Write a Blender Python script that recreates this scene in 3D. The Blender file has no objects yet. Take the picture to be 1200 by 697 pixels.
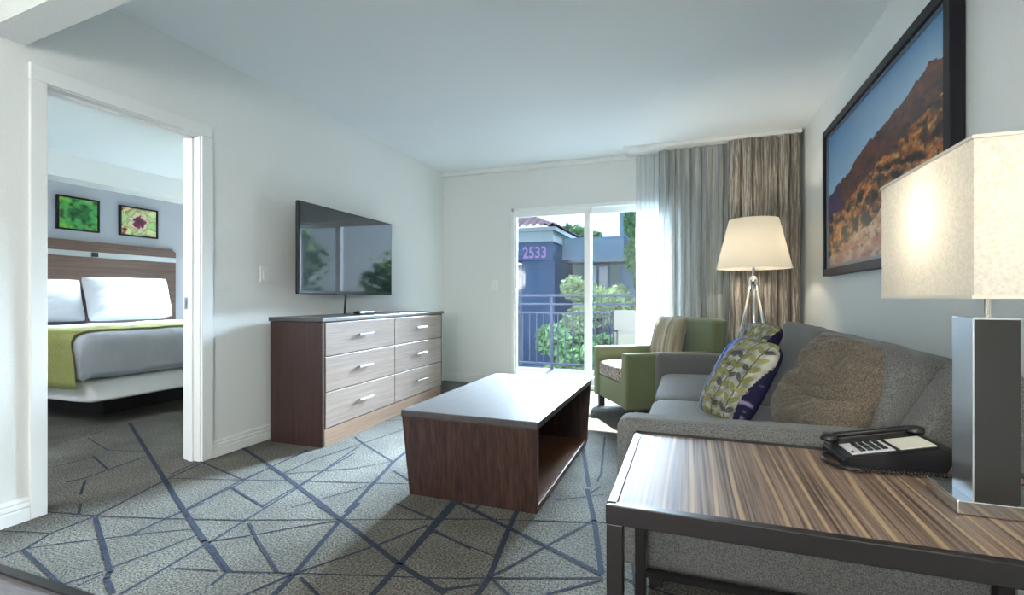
import bpy, bmesh, math, random
from mathutils import Vector, Matrix, Euler, noise
random.seed(7)
S = bpy.context.scene
COL = S.collection
PI = math.pi

# ------------------------------------------------------------------ materials
def mat(name):
    m = bpy.data.materials.new(name); m.use_nodes = True
    nt = m.node_tree
    b = nt.nodes['Principled BSDF']
    return m, nt, b

def simple(name, col, rough=.6, metal=0., bump=0., bscale=80., spec=.5, var=0., vscale=4., coat=0.):
    m, nt, b = mat(name)
    b.inputs['Base Color'].default_value = (*col, 1)
    b.inputs['Roughness'].default_value = rough
    b.inputs['Metallic'].default_value = metal
    b.inputs['Specular IOR Level'].default_value = spec
    b.inputs['Coat Weight'].default_value = coat
    tc = nt.nodes.new('ShaderNodeTexCoord')
    if bump:
        n = nt.nodes.new('ShaderNodeTexNoise'); n.inputs['Scale'].default_value = bscale
        n.inputs['Detail'].default_value = 4
        nt.links.new(tc.outputs['Object'], n.inputs['Vector'])
        bp = nt.nodes.new('ShaderNodeBump'); bp.inputs['Strength'].default_value = bump
        bp.inputs['Distance'].default_value = .01
        nt.links.new(n.outputs['Fac'], bp.inputs['Height'])
        nt.links.new(bp.outputs['Normal'], b.inputs['Normal'])
    n = nt.nodes.new('ShaderNodeTexNoise'); n.inputs['Scale'].default_value = vscale
    n.inputs['Detail'].default_value = 5
    nt.links.new(tc.outputs['Object'], n.inputs['Vector'])
    r = nt.nodes.new('ShaderNodeValToRGB')
    k = var
    r.color_ramp.elements[0].color = (*[c * (1 - k) for c in col], 1)
    r.color_ramp.elements[1].color = (*[min(1, c * (1 + k)) for c in col], 1)
    r.color_ramp.elements[0].position = .3; r.color_ramp.elements[1].position = .7
    nt.links.new(n.outputs['Fac'], r.inputs['Fac'])
    nt.links.new(r.outputs['Color'], b.inputs['Base Color'])
    return m

def wood(name, stops, scale, rough=.35, coat=0., detail=6, spec=.5, fine=3.0, amt=.5, streaks=None):
    """streaky veneer: noise squeezed across the grain (scale = xyz frequencies)"""
    m, nt, b = mat(name)
    tc = nt.nodes.new('ShaderNodeTexCoord')
    mp = nt.nodes.new('ShaderNodeMapping'); mp.inputs['Scale'].default_value = scale
    nt.links.new(tc.outputs['Object'], mp.inputs['Vector'])
    n = nt.nodes.new('ShaderNodeTexNoise'); n.inputs['Scale'].default_value = 1
    n.inputs['Detail'].default_value = detail; n.inputs['Roughness'].default_value = .62
    n.inputs['Distortion'].default_value = .15
    nt.links.new(mp.outputs[0], n.inputs['Vector'])
    n2 = nt.nodes.new('ShaderNodeTexNoise'); n2.inputs['Scale'].default_value = fine
    n2.inputs['Detail'].default_value = 3
    nt.links.new(mp.outputs[0], n2.inputs['Vector'])
    mx = nt.nodes.new('ShaderNodeMix'); mx.data_type = 'FLOAT'; mx.inputs[0].default_value = amt
    nt.links.new(n.outputs['Fac'], mx.inputs[2]); nt.links.new(n2.outputs['Fac'], mx.inputs[3])
    r = nt.nodes.new('ShaderNodeValToRGB')
    while len(r.color_ramp.elements) < len(stops): r.color_ramp.elements.new(.5)
    for e, (p, c) in zip(r.color_ramp.elements, stops): e.position = p; e.color = (*c, 1)
    nt.links.new(mx.outputs[0], r.inputs['Fac'])
    out = r.outputs['Color']
    if streaks:
        col, sc, lo, hi = streaks
        mp2 = nt.nodes.new('ShaderNodeMapping'); mp2.inputs['Scale'].default_value = sc
        nt.links.new(tc.outputs['Object'], mp2.inputs['Vector'])
        n3 = nt.nodes.new('ShaderNodeTexNoise'); n3.inputs['Scale'].default_value = 1; n3.inputs['Detail'].default_value = 2
        nt.links.new(mp2.outputs[0], n3.inputs['Vector'])
        sx_ = nt.nodes.new('ShaderNodeSeparateXYZ'); nt.links.new(tc.outputs['Object'], sx_.inputs[0])
        a1 = nt.nodes.new('ShaderNodeMath'); a1.operation = 'MULTIPLY'; a1.inputs[1].default_value = 120
        nt.links.new(sx_.outputs['X'], a1.inputs[0])
        a2 = nt.nodes.new('ShaderNodeMath'); a2.operation = 'MULTIPLY_ADD'; a2.inputs[1].default_value = 22
        nt.links.new(n3.outputs['Fac'], a2.inputs[0]); nt.links.new(a1.outputs[0], a2.inputs[2])
        a3 = nt.nodes.new('ShaderNodeMath'); a3.operation = 'SINE'; nt.links.new(a2.outputs[0], a3.inputs[0])
        mr = nt.nodes.new('ShaderNodeMapRange'); mr.inputs[1].default_value = lo; mr.inputs[2].default_value = hi; mr.inputs[4].default_value = .75
        nt.links.new(a3.outputs[0], mr.inputs[0])
        m2 = nt.nodes.new('ShaderNodeMix'); m2.data_type = 'RGBA'
        nt.links.new(mr.outputs[0], m2.inputs[0]); nt.links.new(out, m2.inputs[6]); m2.inputs[7].default_value = (*col, 1)
        out = m2.outputs[2]
    nt.links.new(out, b.inputs['Base Color'])
    b.inputs['Roughness'].default_value = rough
    b.inputs['Coat Weight'].default_value = coat; b.inputs['Coat Roughness'].default_value = .15
    b.inputs['Specular IOR Level'].default_value = spec
    return m

def weave(name, c1, c2, scale=260., rough=.9, bump=.35, stretch=(1, 1, 1), lo=.35, hi=.65):
    m, nt, b = mat(name)
    tc = nt.nodes.new('ShaderNodeTexCoord')
    mp = nt.nodes.new('ShaderNodeMapping'); mp.inputs['Scale'].default_value = stretch
    nt.links.new(tc.outputs['Object'], mp.inputs['Vector'])
    n = nt.nodes.new('ShaderNodeTexNoise'); n.inputs['Scale'].default_value = scale; n.inputs['Detail'].default_value = 3
    nt.links.new(mp.outputs[0], n.inputs['Vector'])
    r = nt.nodes.new('ShaderNodeValToRGB')
    r.color_ramp.elements[0].color = (*c1, 1); r.color_ramp.elements[1].color = (*c2, 1)
    r.color_ramp.elements[0].position = lo; r.color_ramp.elements[1].position = hi
    nt.links.new(n.outputs['Fac'], r.inputs['Fac']); nt.links.new(r.outputs['Color'], b.inputs['Base Color'])
    bp = nt.nodes.new('ShaderNodeBump'); bp.inputs['Strength'].default_value = bump; bp.inputs['Distance'].default_value = .004
    nt.links.new(n.outputs['Fac'], bp.inputs['Height']); nt.links.new(bp.outputs['Normal'], b.inputs['Normal'])
    b.inputs['Roughness'].default_value = rough
    b.inputs['Specular IOR Level'].default_value = .25
    b.inputs['Sheen Weight'].default_value = .15
    return m

def vcol(name, rough=.8, bump=0., bscale=200., spec=.3):
    m, nt, b = mat(name)
    a = nt.nodes.new('ShaderNodeAttribute'); a.attribute_name = 'Col'
    nt.links.new(a.outputs['Color'], b.inputs['Base Color'])
    b.inputs['Roughness'].default_value = rough; b.inputs['Specular IOR Level'].default_value = spec
    if bump:
        tc = nt.nodes.new('ShaderNodeTexCoord')
        n = nt.nodes.new('ShaderNodeTexNoise'); n.inputs['Scale'].default_value = bscale
        nt.links.new(tc.outputs['Object'], n.inputs['Vector'])
        bp = nt.nodes.new('ShaderNodeBump'); bp.inputs['Strength'].default_value = bump; bp.inputs['Distance'].default_value = .003
        nt.links.new(n.outputs['Fac'], bp.inputs['Height']); nt.links.new(bp.outputs['Normal'], b.inputs['Normal'])
    return m

def translucent(name, col, trans=.5, clear=0., stripes=None, rough=1.):
    """cloth that lets light through"""
    m, nt, b = mat(name); nt.nodes.remove(b)
    out = nt.nodes['Material Output']
    d = nt.nodes.new('ShaderNodeBsdfDiffuse'); t = nt.nodes.new('ShaderNodeBsdfTranslucent')
    d.inputs[0].default_value = (*col, 1); t.inputs[0].default_value = (*col, 1)
    tc = nt.nodes.new('ShaderNodeTexCoord')
    if stripes:
        c2, sc, lo, hi = stripes
        mp = nt.nodes.new('ShaderNodeMapping'); mp.inputs['Scale'].default_value = sc
        nt.links.new(tc.outputs['Object'], mp.inputs['Vector'])
        n = nt.nodes.new('ShaderNodeTexNoise'); n.inputs['Scale'].default_value = 1; n.inputs['Detail'].default_value = 4
        n.inputs['Roughness'].default_value = .7
        nt.links.new(mp.outputs[0], n.inputs['Vector'])
        r = nt.nodes.new('ShaderNodeValToRGB')
        r.color_ramp.elements[0].color = (*col, 1); r.color_ramp.elements[1].color = (*c2, 1)
        r.color_ramp.elements[0].position = lo; r.color_ramp.elements[1].position = hi
        nt.links.new(n.outputs['Fac'], r.inputs['Fac'])
        nt.links.new(r.outputs['Color'], d.inputs[0]); nt.links.new(r.outputs['Color'], t.inputs[0])
    mx = nt.nodes.new('ShaderNodeMixShader'); mx.inputs[0].default_value = trans
    nt.links.new(d.outputs[0], mx.inputs[1]); nt.links.new(t.outputs[0], mx.inputs[2])
    last = mx.outputs[0]
    if clear:
        tr = nt.nodes.new('ShaderNodeBsdfTransparent')
        m2 = nt.nodes.new('ShaderNodeMixShader'); m2.inputs[0].default_value = clear
        nt.links.new(last, m2.inputs[1]); nt.links.new(tr.outputs[0], m2.inputs[2]); last = m2.outputs[0]
    nt.links.new(last, out.inputs['Surface'])
    return m

def pane(name, tint=(1, 1, 1), ior=1.45):
    m, nt, b = mat(name); nt.nodes.remove(b)
    out = nt.nodes['Material Output']
    tr = nt.nodes.new('ShaderNodeBsdfTransparent'); tr.inputs[0].default_value = (*tint, 1)
    g = nt.nodes.new('ShaderNodeBsdfGlossy'); g.inputs['Roughness'].default_value = .02
    lw = nt.nodes.new('ShaderNodeLayerWeight'); pw = nt.nodes.new('ShaderNodeMath'); pw.operation = 'POWER'; pw.inputs[1].default_value = 4
    nt.links.new(lw.outputs['Facing'], pw.inputs[0])
    f = nt.nodes.new('ShaderNodeMapRange'); f.inputs[3].default_value = .03; f.inputs[4].default_value = .7
    nt.links.new(pw.outputs[0], f.inputs[0])
    mx = nt.nodes.new('ShaderNodeMixShader')
    nt.links.new(f.outputs[0], mx.inputs[0]); nt.links.new(tr.outputs[0], mx.inputs[1]); nt.links.new(g.outputs[0], mx.inputs[2])
    nt.links.new(mx.outputs[0], out.inputs['Surface'])
    return m

def emit(name, col, st):
    m, nt, b = mat(name)
    b.inputs['Base Color'].default_value = (*col, 1)
    b.inputs['Emission Color'].default_value = (*col, 1); b.inputs['Emission Strength'].default_value = st
    return m

def carpet_mat():
    m, nt, b = mat('carpet pile')
    tc = nt.nodes.new('ShaderNodeTexCoord')
    n = nt.nodes.new('ShaderNodeTexNoise'); n.inputs['Scale'].default_value = 120; n.inputs['Detail'].default_value = 3
    n.inputs['Roughness'].default_value = .8
    nt.links.new(tc.outputs['Object'], n.inputs['Vector'])
    r = nt.nodes.new('ShaderNodeValToRGB')
    r.color_ramp.elements[0].color = (.03, .03, .028, 1); r.color_ramp.elements[0].position = .38
    r.color_ramp.elements[1].color = (.22, .212, .182, 1); r.color_ramp.elements[1].position = .64
    nt.links.new(n.outputs['Fac'], r.inputs['Fac'])
    n2 = nt.nodes.new('ShaderNodeTexNoise'); n2.inputs['Scale'].default_value = 3.5; n2.inputs['Detail'].default_value = 6
    nt.links.new(tc.outputs['Object'], n2.inputs['Vector'])
    mr = nt.nodes.new('ShaderNodeMapRange'); mr.inputs[1].default_value = .3; mr.inputs[2].default_value = .7
    mr.inputs[3].default_value = .8; mr.inputs[4].default_value = 1.15
    nt.links.new(n2.outputs['Fac'], mr.inputs[0])
    mu = nt.nodes.new('ShaderNodeMix'); mu.data_type = 'RGBA'; mu.blend_type = 'MULTIPLY'; mu.inputs[0].default_value = 1
    nt.links.new(r.outputs['Color'], mu.inputs[6]); nt.links.new(mr.outputs[0], mu.inputs[7])
    nt.links.new(mu.outputs[2], b.inputs['Base Color'])
    bp = nt.nodes.new('ShaderNodeBump'); bp.inputs['Strength'].default_value = .5; bp.inputs['Distance'].default_value = .006
    nt.links.new(n.outputs['Fac'], bp.inputs['Height']); nt.links.new(bp.outputs['Normal'], b.inputs['Normal'])
    b.inputs['Roughness'].default_value = .95; b.inputs['Specular IOR Level'].default_value = .15
    return m

WALLP = simple('painted wall', (.72, .745, .735), .85, bump=.25, bscale=120, spec=.2)
CEILP = simple('painted ceiling', (.76, .82, .845), .9, bump=.1, bscale=90, spec=.1)
GREYP = simple('grey blue paint', (.36, .39, .43), .85, bump=.15, bscale=120, spec=.2)
TRIMP = simple('white trim paint', (.75, .775, .77), .45, spec=.4)
FRAMEW = simple('white window frame', (.80, .84, .84), .4)
CARPET = carpet_mat()
CLINE = simple('dark blue grey pile', (.035, .042, .06), .95, bump=.4, bscale=300, spec=.1, var=.3, vscale=120)
PLANK = wood('grey plank', [(.3, (.06, .05, .05)), (.7, (.16, .14, .14))], (3, 40, 3), .5)
CHROME = simple('polished chrome', (.72, .74, .76), .12, 1.)
STEEL = simple('brushed steel', (.55, .57, .6), .3, 1.)
BLACKPL = simple('black plastic', (.012, .012, .014), .28)
DARKMET = simple('dark bronze metal', (.018, .016, .017), .38, .4)
BLACKW = simple('black lacquer', (.008, .008, .012), .45, spec=.25)
SCREEN = simple('black glass screen', (.010, .016, .026), .06, coat=1.)
# walnut veneers
TOPW = wood('zebra walnut top', [(.38, (.055, .034, .026)), (.5, (.17, .115, .085)), (.62, (.28, .20, .15))], (45, .6, 45), .48, .0, spec=.35, fine=4, streaks=((.44, .31, .18), (5, .35, 5), .80, .97))
COFTOP = wood('dark walnut top', [(.3, (.03, .026, .028)), (.7, (.065, .054, .054))], (30, 1, 30), .42, .45)
COFSIDE = wood('dark walnut side', [(.36, (.018, .010, .010)), (.5, (.042, .021, .018)), (.64, (.075, .040, .030))], (30, 30, .5), .35)
COFIN = wood('brown walnut shelf', [(.3, (.10, .045, .025)), (.7, (.27, .13, .07))], (30, 1.2, 30), .4)
DRSIDE = wood('dresser dark walnut', [(.3, (.022, .010, .009)), (.7, (.055, .026, .021))], (22, 22, .7), .4)
DRFRONT = wood('dresser drawer veneer', [(.3, (.17, .125, .10)), (.7, (.30, .23, .19))], (1.2, 1.0, 34), .32, .2)
DRBASE = wood('dresser plinth veneer', [(.3, (.17, .10, .065)), (.7, (.30, .19, .12))], (1.2, 1.0, 34), .4)
HEADW = wood('headboard walnut', [(.3, (.05, .028, .02)), (.7, (.16, .095, .07))], (8, .8, 40), .35, .2)
SOFAF = weave('sofa grey brown tweed', (.058, .060, .062), (.18, .18, .172), 330, stretch=(1, 1, 1))
GREENF = weave('olive green upholstery', (.12, .145, .075), (.18, .21, .115), 240, bump=.15)
SEATF = weave('grey patterned seat cloth', (.10, .08, .07), (.42, .38, .34), 45, bump=.1)
STRIPEF = weave('brown striped cloth', (.15, .12, .075), (.42, .37, .27), 22, stretch=(1, .03, .03), bump=.15)
WRINKF = weave('brown crinkled cloth', (.065, .055, .043), (.17, .14, .105), 220, stretch=(1, 1, 1), bump=.3)
LINEN = simple('white bed linen', (.62, .64, .66), .9, bump=.15, bscale=14, spec=.1)
DUVET = simple('pale grey duvet', (.60, .63, .66), .9, bump=.3, bscale=9, spec=.1, var=.05, vscale=8)
BOXW = simple('white box base cloth', (.74, .76, .74), .9, spec=.1)
LIME = weave('lime throw', (.42, .44, .13), (.56, .58, .22), 120, bump=.3)
DARKBASE = simple('dark plinth', (.02, .018, .02), .7)
ARTM = vcol('printed art', .35, spec=.4)
PILM = vcol('printed cushion cloth', .85, .3, 260)
SHADEW = translucent('white lamp shade cloth', (.90, .87, .80), .55)
SHADEL = translucent('linen lamp shade cloth', (.58, .555, .49), .46, stripes=((.72, .70, .64), (160, 160, 160), .35, .65))
SHEER = translucent('sheer curtain cloth', (.80, .83, .84), .55, .28)
DRAPE = translucent('taupe drape cloth', (.22, .195, .17), .10, stripes=((.62, .585, .52), (60, 60, 3.2), .46, .62))
DRAPEL = translucent('pale grey drape cloth', (.44, .46, .45), .35, stripes=((.68, .71, .70), (50, 50, 1.5), .4, .65))
BULB = emit('warm bulb', (1, .86, .66), 14)
GLASS = pane('window glass', (.93, .97, 1.0))
LEAF = simple('leaf green', (.10, .17, .08), .7, var=.5, vscale=1.5, spec=0)
LEAFP = simple('pale leaf green', (.22, .27, .15), .7, var=.4, vscale=2, spec=0)
STUCCOB = simple('slate blue stucco', (.055, .085, .145), .9, var=.15, vscale=1, spec=0)
STUCCOG = simple('grey blue stucco', (.13, .18, .24), .9, var=.1, vscale=1, spec=0)
STUCCOL = simple('pale stucco', (.20, .235, .245), .9, var=.1, vscale=1, spec=0)
TILE = simple('roof tile', (.055, .045, .055), .8, var=.3, vscale=3, spec=0)
SIGNP = simple('pink purple digits', (.30, .17, .34), .8, spec=0)
WINDK = simple('dark window glass', (.02, .03, .06), .2)
RAILM = simple('dark rail paint', (.03, .033, .05), .5, spec=0)
SLING = simple('beige sling fabric', (.12, .11, .095), .8, spec=0)
CONC = simple('balcony concrete', (.06, .065, .07), .9, var=.1, spec=0)
ASPH = simple('asphalt', (.09, .11, .15), .9, var=.2, vscale=.5, spec=0)
PLATE = simple('white switch plate', (.80, .82, .80), .4)

# ------------------------------------------------------------------ mesh helpers
def link(name, bm, m, parent=None, smooth=False, mats=None, loc=None, rot=None):
    me = bpy.data.meshes.new(name); bm.normal_update(); bm.to_mesh(me); bm.free()
    for mm in (mats or [m]): me.materials.append(mm)
    if smooth:
        for p in me.polygons: p.use_smooth = True
    o = bpy.data.objects.new(name, me); COL.objects.link(o)
    if parent: o.parent = parent
    if loc: o.location = loc
    if rot: o.rotation_euler = rot
    return o

def tag(o, label=None, cat=None, group=None, kind=None):
    if label: o['label'] = label
    if cat: o['category'] = cat
    if group: o['group'] = group
    if kind: o['kind'] = kind
    return o

def thing(name, label, cat, loc=(0, 0, 0), rz=0., group=None):
    o = bpy.data.objects.new(name, None); COL.objects.link(o)
    o.empty_display_size = .1
    o.location = loc; o.rotation_euler = (0, 0, rz)
    return tag(o, label, cat, group)

def struct(name, bm, m, parent=None, **k):
    o = link(name, bm, m, parent, **k)
    if parent is None: o['kind'] = 'structure'
    return o

def box(bm, x0, x1, y0, y1, z0, z1, bev=0., seg=2, mi=0, M=None):
    v = [bm.verts.new((x, y, z)) for z in (z0, z1) for y in (y0, y1) for x in (x0, x1)]
    idx = [(0, 2, 3, 1), (4, 5, 7, 6), (0, 1, 5, 4), (2, 6, 7, 3), (0, 4, 6, 2), (1, 3, 7, 5)]
    f = [bm.faces.new([v[i] for i in q]) for q in idx]
    for q in f: q.material_index = mi
    vs = v
    if bev:
        e = list({e for q in f for e in q.edges})
        r = bmesh.ops.bevel(bm, geom=e, offset=bev, segments=seg, affect='EDGES', profile=.5, clamp_overlap=True)
        vs = list({w for q in r['faces'] for w in q.verts} | {w for w in v if w.is_valid})
        for q in r['faces']: q.material_index = mi
        # every vert connected to this island
        seen = set(vs); st = list(vs)
        while st:
            w = st.pop()
            for ee in w.link_edges:
                o = ee.other_vert(w)
                if o not in seen: seen.add(o); st.append(o)
        vs = list(seen)
    if M is not None:
        bmesh.ops.transform(bm, matrix=M, verts=vs)
    return vs

def B(*a, **k):
    bm = bmesh.new(); box(bm, *a, **k); return bm

def tube(bm, pts, r, n=8, cap=True):
    pts = [Vector(p) for p in pts]; rings = []
    up = None
    for i, p in enumerate(pts):
        d = (pts[min(i + 1, len(pts) - 1)] - pts[max(i - 1, 0)]).normalized()
        if up is None:
            up = Vector((0, 0, 1)) if abs(d.z) < .9 else Vector((1, 0, 0))
        a = d.cross(up).normalized(); b = a.cross(d).normalized(); up = b
        rr = r[i] if isinstance(r, (list, tuple)) else r
        rings.append([bm.verts.new(p + a * math.cos(2 * PI * k / n) * rr + b * math.sin(2 * PI * k / n) * rr) for k in range(n)])
    for A_, B_ in zip(rings, rings[1:]):
        for k in range(n): bm.faces.new((A_[k], A_[(k + 1) % n], B_[(k + 1) % n], B_[k]))
    if cap:
        bm.faces.new(rings[0][::-1]); bm.faces.new(rings[-1])

def lathe(bm, prof, n=32, c=(0, 0, 0), close=False):
    rings = []
    for r, z in prof:
        rings.append([bm.verts.new((c[0] + r * math.cos(2 * PI * k / n), c[1] + r * math.sin(2 * PI * k / n), c[2] + z)) for k in range(n)])
    for A_, B_ in zip(rings, rings[1:]):
        for k in range(n): bm.faces.new((A_[k], A_[(k + 1) % n], B_[(k + 1) % n], B_[k]))
    if close:
        bm.faces.new(rings[0][::-1]); bm.faces.new(rings[-1])

def cushion(sx, sy, sz, e=.28, n=28, puff=.0, wob=0., seed=0):
    """rounded upholstery block centred on the origin, a superellipsoid with a soft crown"""
    bm = bmesh.new()
    bmesh.ops.create_cube(bm, size=2)
    bmesh.ops.subdivide_edges(bm, edges=bm.edges[:], cuts=n // 2, use_grid_fill=True)
    p = 2 / e
    for v in bm.verts:
        x, y, z = v.co
        # rounding: inflate cube toward superellipsoid
        m = (abs(x) ** p + abs(y) ** p + abs(z) ** p) ** (1 / p)
        x, y, z = x / m, y / m, z / m
        dz = puff * (1 - abs(x) ** 2.5) * (1 - abs(y) ** 2.5) * (1 if z > 0 else -.2) * (abs(z) > .5)
        w = 0
        if wob: w = wob * noise.noise(Vector((x * 2.2 + seed, y * 2.2, z * 2.2)))
        v.co = (x * sx / 2, y * sy / 2, z * sz / 2 + dz + w)
    return bm

def pillow(w, h, t, n=40, fn=None, pinch=.06, wr=0., seed=0, sag=0., rc=.07):
    """knife-edge throw pillow: width along X, height along Z, thickness along Y; fn(u, v, front) -> colour"""
    bm = bmesh.new()
    lay = bm.loops.layers.float_color.new('Col')
    grids = []
    for side in (-1, 1):
        g = []
        for j in range(n + 1):
            row = []
            for i in range(n + 1):
                u = -1 + 2 * i / n; v = -1 + 2 * j / n
                if side == 1 and (i in (0, n) or j in (0, n)):
                    row.append(grids[0][j][i]); continue
                kx = 1 - pinch * (1 - abs(u) ** 1.6) * abs(v) ** 4 * 0 - pinch * (1 - v * v) * abs(u) ** 3
                kz = 1 - pinch * (1 - u * u) * abs(v) ** 3
                th = ((1 - abs(u) ** 3.2) * (1 - abs(v) ** 3.2)) ** .62
                cr = 1 - rc * (u * v) ** 4
                x = u * w / 2 * kx * cr; z = v * h / 2 * kz * cr
                y = side * t / 2 * th
                if wr:
                    q = .5 - 1.6 * abs(noise.noise(Vector((u * 1.0 + v * .8 + seed, (v - u * .5) * 4.5 + seed, side * 3.))))
                    q2 = .6 * noise.noise(Vector((u * 2.5 + seed, v * 7, side * 5.)))
                    y += side * (wr * q + wr * .5 * q2) * th; z += wr * .6 * q * th
                z -= sag * (1 - abs(u)) * (v + 1) * .5
                row.append(bm.verts.new((x, y, z)))
            g.append(row)
        grids.append(g)
    for side, g in zip((-1, 1), grids):
        index = {g[j][i]: (i, j) for j in range(n + 1) for i in range(n + 1)}
        cc = {side: {(i, j): fn(-1 + 2 * i / n, -1 + 2 * j / n, side < 0) for j in range(n + 1) for i in range(n + 1)}} if fn else None
        for j in range(n):
            for i in range(n):
                q = (g[j][i], g[j][i + 1], g[j + 1][i + 1], g[j + 1][i])
                if side == 1: q = q[::-1]
                f = bm.faces.new(q)
                if fn:
                    for lp in f.loops:
                        # uv recovered from the grid corner
                        pass
                    for lp in f.loops: lp[lay] = (*cc[side][index[lp.vert]], 1)
    return bm

def painted_panel(w, h, nx, nz, fn):
    """flat printed picture in the XZ plane facing -Y, lower-left at the origin"""
    bm = bmesh.new(); lay = bm.loops.layers.float_color.new('Col')
    g = [[bm.verts.new((w * i / nx, 0, h * j / nz)) for i in range(nx + 1)] for j in range(nz + 1)]
    for j in range(nz):
        for i in range(nx):
            f = bm.faces.new((g[j][i], g[j][i + 1], g[j + 1][i + 1], g[j + 1][i]))
            c = fn((i + .5) / nx, (j + .5) / nz)
            for lp in f.loops: lp[lay] = (*c, 1)
    return bm

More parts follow.
